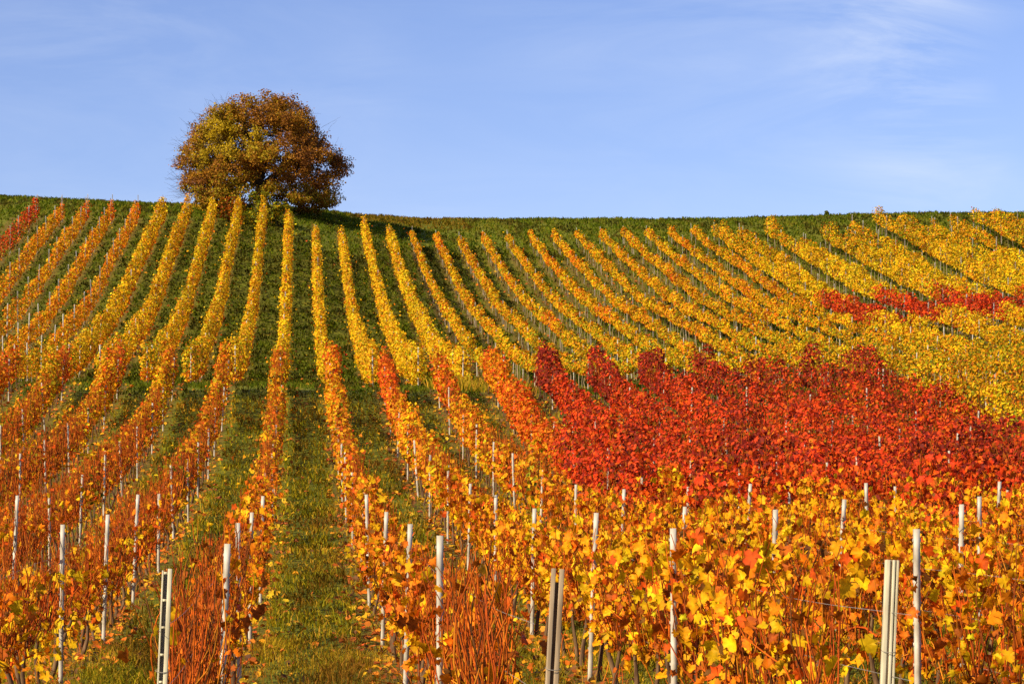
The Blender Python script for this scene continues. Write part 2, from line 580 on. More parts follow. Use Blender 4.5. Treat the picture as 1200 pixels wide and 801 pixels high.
def row_shape(k):
    if k <= -11: return .18, 1.70, .30, 2.02    # canopy bottom, top, half width, post height
    if k <= -7: return .18, 1.50, .25, 2.02
    if k <= 3: return .22, 1.90, .29, 1.88
    if k <= 16: return .70, 1.42, .21, 1.55
    if k in (18, 20, 23, 26, 27, 30): return .35, 1.26, .36, 1.60
    if k in (19, 21, 24, 28): return .86, 1.95, .45, 1.95
    return .60, 1.66, .40, 1.60


post_spots = []                               # (field, k, x, y, height)
UPPER = list(range(-11, 31))
for k in UPPER:
    n = k + OFF
    X = 2 * n
    g = np.random.default_rng(1000 + k)
    y0, y1 = start_of(k), end_of(k)
    if X < 0: y0 = max(y0, -X / .15)          # only what the frame reaches, with a margin
    else: y0 = max(y0, X / .325)
    if y1 - y0 < 4: continue
    h0, h1, w, ph = row_shape(k)
    dens = np.where
    ya = g.uniform(y0, y1, int((y1 - y0) * (240 if k <= 16 else 280)))
    keep = g.random(len(ya)) < np.where(ya < 150, 1.0, .82) * (.36 + .8 * noise1(ya / 1.1, 40 + k)) * (1 if k > -7 else .50)
    if k >= 17: keep &= g.random(len(ya)) < np.where(noise1(ya / 2.2, 60 + k) < .18, .35, 1)
    ya = ya[keep]
    size = np.where(ya < 150, .112, .130) * g.uniform(.65, 1.3, len(ya))
    hv = h1 * (1 + (.34 if k >= 17 else .12) * (noise1(ya / 7.0, 800 + k) - .45))
    cen, nrm = row_leaves(X, ya, h0, hv, w, size, g, 100 + k * 3)
    looks = upper_look(n, ya, g)
    if -6 <= k <= -2:                          # the lower leaves of these rows are mostly orange to rust
        hh = cen[:, 2] - ground_z(cen[:, 0], cen[:, 1])
        looks[(hh < .75) & (g.random(len(ya)) < .75)] = 'emberleaf'
    if k <= -11:
        hh = cen[:, 2] - ground_z(cen[:, 0], cen[:, 1])
        looks[(hh < .7)] = 'under'
    root = bpy.data.objects.new("vine_row", None); col.objects.link(root)  # one whole trellised row of vines, not a hedge
    base = np.array([X, y0, float(ground_z(X, y0))])
    root.location = base
    me = leaf_mesh("foliage", cen - base, size, nrm, cols_for(looks, g, ya), g, M_leaf)
    link("foliage", me, root)
    # trunks and pale stakes under the canopy
    sy = np.arange(y0 + .4, y1, 1.15)
    sy = sy + g.normal(size=len(sy)) * .12
    sxp = X + g.normal(size=len(sy)) * .04
    P = np.zeros((len(sy), 4, 3))
    for j, t in enumerate((0, .35, .7, 1)):
        P[:, j, 0] = sxp + g.normal(size=len(sy)) * .035
        P[:, j, 1] = sy + g.normal(size=len(sy)) * .03
        P[:, j, 2] = ground_z(sxp, sy) - .08 + t * (h0 + .55)
    pale = g.random(len(sy)) < .5
    cc = np.where(pale[:, None], np.array([[.34, .26, .17]]), np.array([[.11, .06, .03]])) * g.uniform(.7, 1.2, (len(sy), 1))
    rr = np.tile(np.array([[.022, .018, .016, .013]]), (len(sy), 1))
    me = tube_mesh("stem", P - base, rr, M_cane, cc, 4)
    tag(link("stem", me, root), kind="stuff")
    lookname = ('scarlet' if k <= -11 else 'orange' if k <= -7 else 'yellow' if k <= 3 else 'golden orange' if k <= 16 else 'bright yellow')
    if k >= 17 and k <= 24: lookname += ' red-banded'
    tag(root, lookname + " vine row on upper slope, " + row_words(k).format("row"), "vine row", "vine rows on the upper slope")
    for yy in np.arange(start_of(k) + 1.0, y1 + .1, 6.1):
        yy = min(yy + random.uniform(-.3, .3), y1 - .05)
        if yy > y0 and in_view(X, yy, float(ground_z(X, yy)) + ph, 10):
            post_spots.append(('upper', k, X + random.uniform(-.05, .05), yy, ph))
    if in_view(X, y1, float(ground_z(X, y1)) + ph, 10):
        post_spots.append(('upper', k, X, y1 + .15, ph))

# ------------------------------------------------------------------ lower field, the part that reads as rows
NEAR = 53.0


def lower_density(n, y):
    if n > 4: return np.where(y > 84, 235.0, 200.0)
    if n > 3: return np.full(len(y), 230.0)
    if n > .9: return np.where(y > 84, 230, np.where(y > 72, 140, 90)).astype(float)
    if n > -1: return np.where(y > 84, 225, np.where(y > 74, 110, 62)).astype(float)
    return np.where(y > 86, 200, np.where(y > 78, 100, 44)).astype(float)


def cane_paths(X, ys_, g, h_lo, h_hi, lean=.10, K=5):
    n = len(ys_)
    P = np.zeros((n, K, 3))
    top = g.uniform(h_lo, h_hi, n)
    z0 = g.uniform(.35, .8, n)
    dx, dy = g.normal(size=n) * lean, g.normal(size=n) * lean * 2.0
    bx, by = g.normal(size=n) * lean * .6, g.normal(size=n) * lean * 1.2
    for j in range(K):
        t = j / (K - 1)
        P[:, j, 0] = X + g.normal(size=n) * .008 + dx * t + bx * math.sin(t * 3.1)
        P[:, j, 1] = ys_ + dy * t + by * math.sin(t * 3.1)
        P[:, j, 2] = z0 + (top - z0) * t - .06 * t * t * np.abs(dy)
    return P


CANEC = np.array([[.52, .105, .006], [.38, .062, .005], [.22, .048, .007], [.56, .19, .012], [.11, .040, .010]])


def cane_cols(n, g):
    return CANEC[g.choice(len(CANEC), n, p=[.30, .26, .18, .14, .12])] * g.uniform(.7, 1.2, (n, 1))


LOWER = list(range(-8, 15))
for k in LOWER:
    n = k + OFF + .02
    X = 2 * n
    g = np.random.default_rng(2000 + k)
    y0, y1 = NEAR + .5, (96.5 if k < 0 else 97.5 if k < 3 else 98.8) + random.uniform(-.5, .5)
    if X < 0: y0 = max(y0, -X / .15)
    else: y0 = max(y0, X / .325)
    if y1 - y0 < 3: continue
    ya = g.uniform(y0, y1, int((y1 - y0) * 330))
    keep = g.random(len(ya)) < lower_density(n, ya) / 260 * (.34 + .8 * noise1(ya / 1.1, 340 + k))
    ya = ya[keep]
    size = .098 * g.uniform(.65, 1.35, len(ya))
    cen, nrm = row_leaves(X, ya, .35 if n > 3 else .42, np.where(ya > 90, 1.86, 1.66) if n > 3 else 1.72, np.where(ya > 88, .24, .33) if n > 3 else .27, size, g, 500 + k * 3)
    root = bpy.data.objects.new("vine_row", None); col.objects.link(root)  # the far length of one trellised vine row
    base = np.array([X, y0, float(ground_z(X, y0))])
    root.location = base
    link("foliage", leaf_mesh("foliage", cen - base, size, nrm, cols_for(lower_look(n, ya, g), g, ya), g, M_leaf), root)
    nc = int((y1 - y0) * (30 if n < 0 else 20 if n < 3 else 7))
    cy = g.uniform(y0, y1, nc)
    P = cane_paths(X, cy, g, 1.2, 1.85)
    P[..., 2] += ground_z(P[..., 0], P[..., 1])
    rr = np.tile(np.linspace(.009, .005, 5)[None], (nc, 1))
    tag(link("cane", tube_mesh("cane", P - base, rr, M_cane, cane_cols(nc, g)), root), kind="stuff")
    sy = np.arange(y0 + .4, y1, 1.12); sy = sy + g.normal(size=len(sy)) * .1
    P = np.zeros((len(sy), 4, 3)); jx = X + g.normal(size=len(sy)) * .03
    for j, t in enumerate((0, .35, .7, 1)):
        P[:, j, 0] = jx + g.normal(size=len(sy)) * .03
        P[:, j, 1] = sy + g.normal(size=len(sy)) * .03
        P[:, j, 2] = ground_z(jx, sy) - .08 + t * .85
    tag(link("trunk", tube_mesh("trunk", P - base, np.tile(np.array([[.026, .022, .02, .018]]), (len(sy), 1)), M_bark, None, 5), root), kind="stuff")
    lookname = 'green and yellow' if n > 11 else 'deep red' if n > 4 else 'flame red' if n > 3 else 'orange' if n > -1 else 'rusty orange'
    tag(root, lookname + " row below the headland, " + row_words(k).format("row"), "vine row", "rows of the lower field below the headland")

# ------------------------------------------------------------------ posts of both fields: where they stand
for k in LOWER:
    X = 2 * (k + OFF + .02)
    for j in range(12):
        yy = (21.6 if k < 0 else 20.3 if k == 0 else 21.0) + 6.55 * j + random.uniform(-.35, .35) * (j > 0)
        if yy > 97.5: break
        if in_view(X, yy, float(ground_z(X, yy)) + 1.66, 8):
            off_ = (-.12 if k >= 0 else .12) if yy < 50 or k < 3 else 0
            post_spots.append(('lower', k, X + off_ + random.uniform(-.03, .03), yy, 1.66 if yy > 44 else 1.82))


def profile_mesh(name, h, wd, dp, mat, hooks=True):
    """a rolled vineyard post: open C section with lips, and small wire hooks up its edges"""
    t = .004
    a, b = wd / 2, dp / 2
    lip = wd * .22
    sec = [(-a + lip, -b), (-a, -b), (-a, b), (a, b), (a, -b), (a - lip, -b), (a - lip, -b + t), (a - t, -b + t), (a - t, b - t), (-a + t, b - t), (-a + t, -b + t), (-a + lip, -b + t)]
    ns = len(sec)
    zs = np.linspace(-.25, h, 9)
    V = [(x, y, z) for z in zs for x, y in sec]
    Fc = []
    for i in range(len(zs) - 1):
        for j in range(ns):
            Fc.append((i * ns + j, i * ns + (j + 1) % ns, (i + 1) * ns + (j + 1) % ns, (i + 1) * ns + j))
    o = (len(zs) - 1) * ns
    for quad in ((0, 1, 10, 11), (1, 2, 9, 10), (2, 3, 8, 9), (3, 4, 7, 8), (4, 5, 6, 7)):
        Fc.append(tuple(o + q for q in quad))
    if hooks:
        for zz in np.arange(.35, h - .05, .17):
            for s in (-1, 1):
                c = len(V)
                x0, x1 = s * a, s * (a + .009)
                for dz in (0, .022):
                    V += [(x0, -.006, zz + dz), (x1, -.006, zz + dz + .008), (x1, .006, zz + dz + .008), (x0, .006, zz + dz)]
                for qd in ((0, 1, 2, 3), (4, 5, 6, 7), (0, 1, 5, 4), (1, 2, 6, 5), (2, 3, 7, 6)):
                    Fc.append(tuple(c + q for q in qd))
    return mesh_from(name, np.array(V, float), np.array(Fc), 4, None, mat)


POSTM = {1.82: profile_mesh("trellis_post", 1.82, .049, .034, M_post),
         1.66: profile_mesh("trellis_post", 1.66, .046, .032, M_post),
         2.02: profile_mesh("trellis_post", 2.02, .055, .036, M_post),
         1.88: profile_mesh("trellis_post", 1.88, .05, .036, M_post),
         1.55: profile_mesh("trellis_post", 1.55, .045, .03, M_post),
         1.60: profile_mesh("trellis_post", 1.60, .05, .036, M_post),
         1.95: profile_mesh("trellis_post", 1.95, .055, .036, M_post)}
post_spots.sort(key=lambda s: s[3])
ones, rest = post_spots[:292], post_spots[292:]
count = {}
for f, k, x, y, h in ones:
    c = count.get((f, k), 0); count[(f, k)] = c + 1
    o = link("trellis_post", POSTM[h])
    sink = random.uniform(0, .10) if f == 'upper' or y < 44 else random.uniform(0, .32 if k >= 3 else .2)
    o.location = (x, y, float(ground_z(x, y)) - sink)
    o.rotation_euler = (R(random.gauss(0, 1.4)), R(random.gauss(0, 1.5)), R(180 + random.uniform(-10, 10)))
    rw = row_words(k).format("lower row" if f == 'lower' else "upper row")
    tag(o, "white post, " + ORD[c] + " from front in " + rw, "trellis post", "white trellis posts in the vine rows")
# the far posts of the upper slope, too many to take one by one
if rest:
    base_co = {}
    Vs, Fs, off = [], [], 0
    for f, k, x, y, h in rest:
        me = POSTM[h]
        if h not in base_co:
            co = np.zeros(len(me.vertices) * 3, np.float32); me.vertices.foreach_get("co", co)
            fi = np.zeros(len(me.loops), np.int32); me.loops.foreach_get("vertex_index", fi)
            base_co[h] = (co.reshape(-1, 3)[:120], fi.reshape(-1, 4)[:101])
            nv = 9 * 12
            fsel = fi.reshape(-1, 4); fsel = fsel[(fsel < nv).all(axis=1)]
            base_co[h] = (co.reshape(-1, 3)[:nv], fsel)
        co, fi = base_co[h]
        rot = np.array(Matrix.Rotation(R(random.gauss(0, 1.2)), 3, 'X') @ Matrix.Rotation(R(random.gauss(0, 1.2)), 3, 'Y'))
        Vs.append(co @ rot.T + np.array([x, y, float(ground_z(x, y))])); Fs.append(fi + off); off += len(co)
    o = link("trellis_posts", mesh_from("trellis_posts", np.concatenate(Vs), np.concatenate(Fs), 4, None, M_post))
    tag(o, "pale posts among the far vine rows on the upper slope", "trellis posts", None, "stuff")

# ------------------------------------------------------------------ near vines, one by one
def make_vine_parts(look, variant):
    """trunk, canes and foliage meshes of one vine, base at the origin, row along Y"""
    g = np.random.default_rng(hash((look, variant)) % 1000 + variant * 37 + {'gold': 1, 'rust': 2, 'amber': 3, 'ember': 4, 'glow': 5, 'red': 6}[look] * 501)
    spec = {
        'gold': dict(leaves=138, canes=26, lo=.45, hi=1.58, chi=(1.2, 1.72), pal=dict(yellow=3.6, gold=4.2, orange=3.6, lemon=.5, tang=1, rust=1.3), size=.076),
        'glow': dict(leaves=88, canes=20, lo=.35, hi=1.55, chi=(1.1, 1.7), pal=dict(gold=4, orange=4, yellow=2.4, tang=1, rust=.6), size=.080),
        'rust': dict(leaves=26, canes=46, lo=.25, hi=1.5, chi=(1.15, 1.75), pal=dict(orange=4, rust=3, yellow=1.5, gold=1.5, tang=1), size=.078),
        'amber': dict(leaves=56, canes=26, lo=.3, hi=1.25, chi=(1.1, 1.7), pal=dict(yellow=4, gold=3, orange=2.4, rust=1.2, tang=.5), size=.080),
        'ember': dict(leaves=44, canes=34, lo=.4, hi=1.5, chi=(1.2, 1.8), pal=dict(orange=4.5, rust=2, gold=3, tang=1.8, yellow=1.6), size=.076),
        'red': dict(leaves=205, canes=12, lo=.35, hi=1.6, chi=(1.2, 1.75), pal=dict(red=6, tang=3, orange=1.5, dred=2.5, gold=.4), size=.088),
    }[look]
    K = 7
    tr = np.zeros((1, K, 3))
    bend = g.normal(size=3) * .05
    for j in range(K):
        t = j / (K - 1)
        tr[0, j] = (bend[0] * math.sin(t * 4 + bend[1] * 20), bend[2] * math.sin(t * 3.4) + .05 * t, -.12 + t * .82)
    trunk = tube_mesh("trunk", tr, np.linspace(.030, .018, K)[None] * g.uniform(.9, 1.15, (1, K)), M_bark, None, 7)
    nc = spec['canes']
    cy = g.uniform(-.58, .58, nc)
    P = cane_paths(0, cy, g, *spec['chi'], lean=.125, K=7)
    P[:, 0, 2] = .62 + g.normal(size=nc) * .05
    P[:, :, 0] *= 1.0
    # two arched rods tied along the wire and a few suckers from the ground
    rods = np.zeros((2, 7, 3))
    for s, sg in enumerate((-1, 1)):
        for j in range(7):
            t = j / 6
            rods[s, j] = (g.normal() * .012, .05 + sg * t * .56, .68 + .10 * math.sin(t * 3.0) - .05 * t)
    sk = cane_paths(0, g.uniform(-.5, .5, 4), g, .5, 1.2, lean=.12, K=7)
    sk[:, :, 2] -= sk[:, :1, 2]; sk[:, :, 0] += g.normal(size=(4, 1)) * .05
    allp = np.concatenate([P, rods, sk])
    rad = np.concatenate([np.tile(np.linspace(.0068, .0032, 7)[None], (nc, 1)), np.tile(np.linspace(.013, .008, 7)[None], (2, 1)), np.tile(np.linspace(.006, .003, 7)[None], (4, 1))])
    cane = tube_mesh("cane", allp, rad, M_cane, cane_cols(len(allp), g), 4)
    # leaves hang from the canes, a few low on the suckers
    nl = spec['leaves']
    ci = g.integers(0, nc, nl)
    t = g.random(nl) ** .8
    zt = spec['lo'] + (spec['hi'] - spec['lo']) * t
    pos = np.zeros((nl, 3))
    for j in range(nl):
        path = P[ci[j]]
        pos[j, 0] = np.interp(zt[j], path[:, 2], path[:, 0])
        pos[j, 1] = np.interp(zt[j], path[:, 2], path[:, 1])
        pos[j, 2] = zt[j]
    out_ = g.normal(size=(nl, 3)) * np.array([.095, .12, .05])
    pos += out_
    nrm = np.stack([np.sign(out_[:, 0]) * .6 - .1, np.full(nl, -.55), np.full(nl, .35)], axis=1) + g.normal(size=(nl, 3)) * .5
    size = spec['size'] * np.minimum(np.exp(g.normal(size=nl) * .32), 1.5)
    pale = pick(spec['pal'], nl, g)
    dead = g.random(nl) < .12
    pale[dead] = pick(dict(brown=3, rust=3), int(dead.sum()), g); size[dead] *= .75
    fol = leaf_mesh("foliage", pos, size, nrm, pale, g, M_leaf, near=True, hang=.6)
    return trunk, cane, fol


def near_look(k, y):
    if k >= 3: return 'red' if y > 47.5 else 'gold'
    if k >= 1: return 'glow' if y > 44 else ('gold' if y > 16 else 'amber')
    if k == 0: return 'glow' if y > 22 else 'rust'
    if k == -1: return 'amber' if 33 > y > 27.5 else ('glow' if y > 33 else 'rust')
    if k == -2: return 'amber' if y < 37 else 'ember'
    return 'amber' if y < 33 else 'ember'


LK = {'gold': 'yellow leafy vine', 'rust': 'nearly bare rusty vine', 'amber': 'thin yellow vine', 'ember': 'rust-caned orange vine', 'glow': 'orange-gold vine', 'red': 'red leafy vine'}
protos = {}
n_vines = 0
wires = {}
for k in range(-6, 10):
    X = 2 * (k + OFF + .02)
    idx_after = {}
    posts_k = sorted(s[3] for s in ones if s[0] == 'lower' and s[1] == k)
    spots = [(17.0 if k == -1 else 15.6) + 1.1 * j + random.uniform(-.14, .14) for j in range(60)]
    spots = [y for y in spots if y < NEAR + .6 and in_view(X, y, float(ground_z(X, y)) + 1.6, 120)]
    if spots: wires[k] = (spots[0], spots[-1])
    for y in spots:
        lk = near_look(k, y + random.gauss(0, 2.6))
        v = random.randrange(5)
        x = X + random.gauss(0, .03)
        flip = random.random() < .5
        if (lk, v) not in protos:
            t0, c0, f0 = make_vine_parts(lk, v)
            root = bpy.data.objects.new("grape_vine", None); col.objects.link(root)
            link("trunk", t0, root); tag(link("cane", c0, root), kind="stuff"); link("foliage", f0, root)
            protos[(lk, v)] = root
        else:
            src = protos[(lk, v)]
            root = src.copy(); col.objects.link(root)
            for ch in list(src.children):
                c = ch.copy(); col.objects.link(c); c.parent = root
        root.location = (x, y, float(ground_z(x, y)))
        root.rotation_euler = (0, 0, R((180 if flip else 0) + random.gauss(0, 7)))
        s = random.uniform(.9, 1.08)
        root.scale = (s, s, s * random.uniform(.93, 1.05))
        before = sum(1 for p_ in posts_k if p_ <= y)
        j = idx_after.get(before, 0); idx_after[before] = j + 1
        where = (ORD[j] + " behind " + ORD[before - 1] + " post") if before else (ORD[j] + " before first post")
        tag(root, LK[lk] + ", " + where + ", " + row_words(k).format("row").replace("from central alley", "from alley"), "vine", "single vines at the front of the lower field")
        n_vines += 1
print("VINES", n_vines, "POSTS", len(post_spots))

# ------------------------------------------------------------------ wires of the nearest rows
for k, (ya, yb) in wires.items():
    if not -2 <= k <= 4: continue
    X = 2 * (k + OFF + .02)
    yy = np.linspace(13.6, yb, 40)
    paths = []
    for h in (.68, 1.05, 1.40):
        sag = .012 * np.cos(yy / 6.55 * 2 * math.pi)
        paths.append(np.stack([np.full(40, X + .03), yy, ground_z(np.full(40, X), yy) + h + sag], axis=1))
    for h_, pth in zip(("low", "middle", "top"), paths):
        o = link("trellis_wire", tube_mesh("trellis_wire", pth[None], np.full((1, 40), .0017), M_wire, None, 4))
        tag(o, h_ + " thin grey trellis wire along the " + row_words(k).format("row"), "wire", "trellis wires of the nearest rows")

# ------------------------------------------------------------------ end posts
def box_vf(V, Fc, x0, x1, y0, y1, z0, z1):
    c = len(V)
    V += [(x0, y0, z0), (x1, y0, z0), (x1, y1, z0), (x0, y1, z0), (x0, y0, z1), (x1, y0, z1), (x1, y1, z1), (x0, y1, z1)]
    Fc += [(c, c + 3, c + 2, c + 1), (c + 4, c + 5, c + 6, c + 7), (c, c + 1, c + 5, c + 4), (c + 1, c + 2, c + 6, c + 5), (c + 2, c + 3, c + 7, c + 6), (c + 3, c, c + 4, c + 7)]


def bevel(o, w=.003):
    b = o.modifiers.new("bevel", 'BEVEL'); b.width = w; b.segments = 2; b.limit_method = 'ANGLE'


def end_post(kind, x, y, ztop, lean, label):
    zg = float(ground_z(x, y))
    h = ztop - zg
    root = bpy.data.objects.new("end_post", None); col.objects.link(root)
    root.location = (x, y, zg)
    root.rotation_euler = (R(-3), R(lean), 0)
    root.scale = (.74, .84, 1)
    if kind == 'channel':                    # open channel closed by narrow cross ties
        V, Fc = [], []
        box_vf(V, Fc, .006, .036, -.030, .030, -.4, h); me = mesh_from("flange", np.array(V), np.array(Fc), 4, None, M_endpost); bevel(link("flange", me, root))
        V, Fc = [], []
        box_vf(V, Fc, -.036, -.024, -.026, .030, -.4, h - .01); me = mesh_from("flange", np.array(V), np.array(Fc), 4, None, M_endpost); bevel(link("flange", me, root))
        V, Fc = [], []
        box_vf(V, Fc, -.0235, .0055, .020, .030, -.4, h - .02); me = mesh_from("web", np.array(V), np.array(Fc), 4, None, M_wire); link("web", me, root)
        for zz in np.arange(h - .03, -.2, -.145):
            V, Fc = [], []
            box_vf(V, Fc, -.0235, .0055, -.024, -.016, zz, zz + .012); me = mesh_from("cross_tie", np.array(V), np.array(Fc), 4, None, M_endpost); link("cross_tie", me, root)
    elif kind == 'split':                    # two weathered battens with a gap
        for x0, x1, dz in ((-.046, -.016, 0), (.010, .044, -.002)):
            V, Fc = [], []
            box_vf(V, Fc, x0, x1, -.02, .02, -.4, h + dz); me = mesh_from("batten", np.array(V), np.array(Fc), 4, None, M_endgrey); bevel(link("batten", me, root), .004)
        V, Fc = [], []
        box_vf(V, Fc, -.0155, .0095, .004, .018, -.4, h - .07); me = mesh_from("spacer", np.array(V), np.array(Fc), 4, None, M_bark); link("spacer", me, root)
    else:                                    # ribbed pale post
        xs_ = [(-.048, -.018, -.020), (-.0175, .0005, -.008), (.001, .020, -.022), (.0205, .030, -.010), (.0305, .048, -.018)]
        for a, b, f in xs_:
            V, Fc = [], []
            box_vf(V, Fc, a, b, f, .03, -.4, h); me = mesh_from("rib", np.array(V), np.array(Fc), 4, None, M_endpost if f < -.012 else M_endgrey); bevel(link("rib", me, root), .002)
    for zz in (.40, .80, 1.20):
        a = np.linspace(0, 2 * math.pi, 13)
        pth = np.stack([np.cos(a) * .053, np.sin(a) * .037, np.full(13, min(zz, h - .08)) + .01 * np.sin(a)], axis=1)
        link("wire_loop", tube_mesh("wire_loop", pth[None], np.full((1, 13), .0022), M_wire, None, 5), root)
    tag(root, label, "end post", "end posts at the front of the rows")
    return root


def ep_x(px, y): return (px - PX) * y / FP


end_post('channel', ep_x(179, 13.6), 13.6, -.297, 2.4, "cream channel post with dark slot and cross ties, beside rusty bare canes")
end_post('split', ep_x(633, 13.2), 13.2, -.286, 3.4, "weathered grey split post standing among rusty canes and yellow leaves")
end_post('ribbed', ep_x(1031, 14.0), 14.0, -.257, 3.0, "ribbed beige end post beside a taller white post, red leaves at its foot")

# ------------------------------------------------------------------ tree on the ridge
TX, TY = -3.25, 213.0
TZ = float(ground_z(TX, TY))


def branch(p0, d, length, r0, r1, g, K=8, wob=.12, up=.1):
    P = [np.array(p0, float)]
    d = np.array(d, float); d /= np.linalg.norm(d)
    for j in range(K - 1):
        d = d + g.normal(size=3) * wob + np.array([0, 0, up]) / K
        d /= np.linalg.norm(d)
        P.append(P[-1] + d * length / (K - 1))
    return np.array(P), np.linspace(r0, r1, K)


g = np.random.default_rng(78)
tree = bpy.data.objects.new("broadleaf_tree", None); col.objects.link(tree)
tree.location = (TX, TY, TZ)
tag(tree, "lone round-crowned autumn tree, russet with a yellow patch, on the ridge", "tree")
tp, tr = branch((0, 0, -.3), (.03, 0, 1), 3.0, .46, .36, g, 8, .04)
link("trunk", tube_mesh("trunk", tp[None], tr[None], M_treebark, None, 14), tree)
twigP, twigR = [], []
tipsP = []
for i in range(11):
    a = i / 11 * 2 * math.pi + g.normal() * .2
    el = g.uniform(.25, 1.35) if i < 9 else 1.4
    st = tp[-1] * g.uniform(.62, 1.0)
    lp, lr = branch(st, (math.cos(a) * math.cos(el), math.sin(a) * math.cos(el), math.sin(el)), g.uniform(5.0, 6.6), .20, .045, g, 9, .13, .25)
    link("limb", tube_mesh("limb", lp[None], lr[None], M_treebark, None, 8), tree)
    for q in range(15):
        s = g.uniform(.25, 1)
        j = int(s * 8)
        d = g.normal(size=3); d[2] = abs(d[2]) * .5 - .1
        d = d + (lp[min(j, 8)] - np.array([0, 0, 3.2])) * .18
        bp_, br_ = branch(lp[j], d, g.uniform(1.5, 3.2), .035, .012, g, 8, .18, -.15)
        twigP.append(bp_); twigR.append(br_)
        for _ in range(4):
            jj = int(g.integers(2, 8))
            d2 = g.normal(size=3) + d * .5
            b2, r2_ = branch(bp_[jj], d2, g.uniform(.7, 1.6), .014, .006, g, 8, .2, -.2)
            twigP.append(b2); twigR.append(r2_)
# crown: leaves in clumps through a domed volume
HULL = [(-.1, 6.3), (.8, 6.9), (2.1, 7.4), (3.7, 7.6), (5.6, 6.9), (7.0, 5.8), (8.3, 4.1), (9.1, 2.5), (9.6, 0)]
hz, hr = np.array([a for a, _ in HULL]), np.array([b for _, b in HULL])
boughs = []
while len(boughs) < 255:                       # boughs: lumps near the outside, fewer within
    z = g.uniform(.3, 9.1)
    a = g.uniform(0, 2 * math.pi)
    r = (np.interp(z, hz, hr) - .45) * g.uniform(.25, 1.0) ** .45 * g.uniform(.90, 1.06)
    p = np.array([math.cos(a) * r, math.sin(a) * r, z])
    if z < 2.0 and r < 2.2 and g.random() < .5: continue
    if any(np.linalg.norm(p - q) < .66 for q in boughs): continue
    boughs.append(p)
boughs = np.array(boughs)
nb_ = len(boughs)
per_b = 15
bi = np.repeat(np.arange(nb_), per_b)
dv = unit(g.normal(size=(nb_ * per_b, 3))) * (g.random(nb_ * per_b) ** .45)[:, None] * g.uniform(.75, 1.25, nb_)[bi][:, None]
cl = boughs[bi] + dv * np.array([1.0, 1.0, .72])
cl = cl[g.random(len(cl)) < .93]
ncl = len(cl)
per = 30
pos = np.repeat(cl, per, axis=0) + g.normal(size=(ncl * per, 3)) * np.array([.21, .21, .16])
pos[:, 2] = np.maximum(pos[:, 2], .15 + g.random(len(pos)) * .3)
cn = noise3(np.repeat(cl, per, axis=0) * .55 + 40, 2) + g.normal(size=len(pos)) * .06
# the photo's yellow patch sits left of the trunk at mid height; russet elsewhere
yel = np.exp(-(((pos[:, 0] + 2.6) / 2.3) ** 2 + ((pos[:, 2] - 5.4) / 2.2) ** 2)) * (pos[:, 1] < 2)
left = np.clip((-pos[:, 0] - 1) / 6, 0, 1) * .16
score = cn * .9 + yel * .85 + left + .03 + g.normal(size=len(pos)) * .12
TC = {'ylw': (.46, .30, .007), 'ol': (.30, .215, .008), 'amb': (.35, .155, .008), 'rus': (.29, .112, .010), 'brn': (.21, .076, .014)}
tcol = np.empty((len(pos), 3))
u = g.random(len(pos))
sel = [score > 1.0, (score > .82) & (score <= 1.0), (score > .56) & (score <= .82), (score > .36) & (score <= .56), score <= .36]
for msk, nm in zip(sel, ('ylw', 'ol', 'amb', 'rus', 'brn')):
    tcol[msk] = TC[nm]
low = (pos[:, 2] < 1.8) & (g.random(len(pos)) < .5)
tcol[low] = TC['ol']
tcol *= g.uniform(.65, 1.3, (len(pos), 1))
nr = unit(pos - np.array([0, 0, 3.5])) * .6 + g.normal(size=pos.shape) * .6 + np.array([0, -.1, .3])
crown = link("crown", leaf_mesh("crown", pos, .135 * g.uniform(.6, 1.3, len(pos)), nr, tcol, g, M_tree), tree)
# bare twigs that stick out of the outline, most on the windward side
for i in range(330):
    z = g.uniform(1.0, 8.6)
    a = g.uniform(2.2, 4.1) if i < 230 else g.uniform(0, 2 * math.pi)
    r = np.interp(z, hz, hr) * .86
    p0 = np.array([math.cos(a) * r, math.sin(a) * r, z])
    d = p0 - np.array([0, 0, 3]); d = d / np.linalg.norm(d) + g.normal(size=3) * .35
    b_, r_ = branch(p0, d, g.uniform(.8, 1.9), .013, .005, g, 8, .16, 0)
    twigP.append(b_); twigR.append(r_)
tag(link("twig", tube_mesh("twig", np.array(twigP), np.array(twigR), M_treebark, None, 3), crown), kind="stuff")


# ------------------------------------------------------------------ shrubs round the tree's foot
def shrub(x, y, w, h, label, pal, seed, n=1500):
    g = np.random.default_rng(seed)
    root = bpy.data.objects.new("shrub", None); col.objects.link(root)
    root.location = (x, y, float(ground_z(x, y)))
    a = g.uniform(0, 2 * math.pi, n); r = np.sqrt(g.random(n)) * w; z = g.random(n) ** .8 * h
    lim = np.sqrt(np.clip(1 - (z / h) ** 2 * .8, .05, 1))
    p = np.stack([np.cos(a) * r * lim, np.sin(a) * r * lim * .8, z + .05], axis=1)
    p = p[noise3(p * 1.6 + seed, seed) > .36]
    nr = unit(p + 1e-3) + g.normal(size=p.shape) * .6
    link("foliage", leaf_mesh("foliage", p, .15 * g.uniform(.6, 1.3, len(p)), nr, pick(pal, len(p), g) * .8, g, M_tree), root)
    st = np.array([branch((g.normal() * .1, g.normal() * .1, -.1), (g.normal() * .5, g.normal() * .5, 1), h * .95, .025, .008, g, 6)[0] for _ in range(9)])
    tag(link("stem", tube_mesh("stem", st, np.tile(np.linspace(.025, .008, 6)[None], (9, 1)), M_treebark, None, 5), root), kind="stuff")
    tag(root, label, "shrub", "shrubs at the foot of the lone tree")


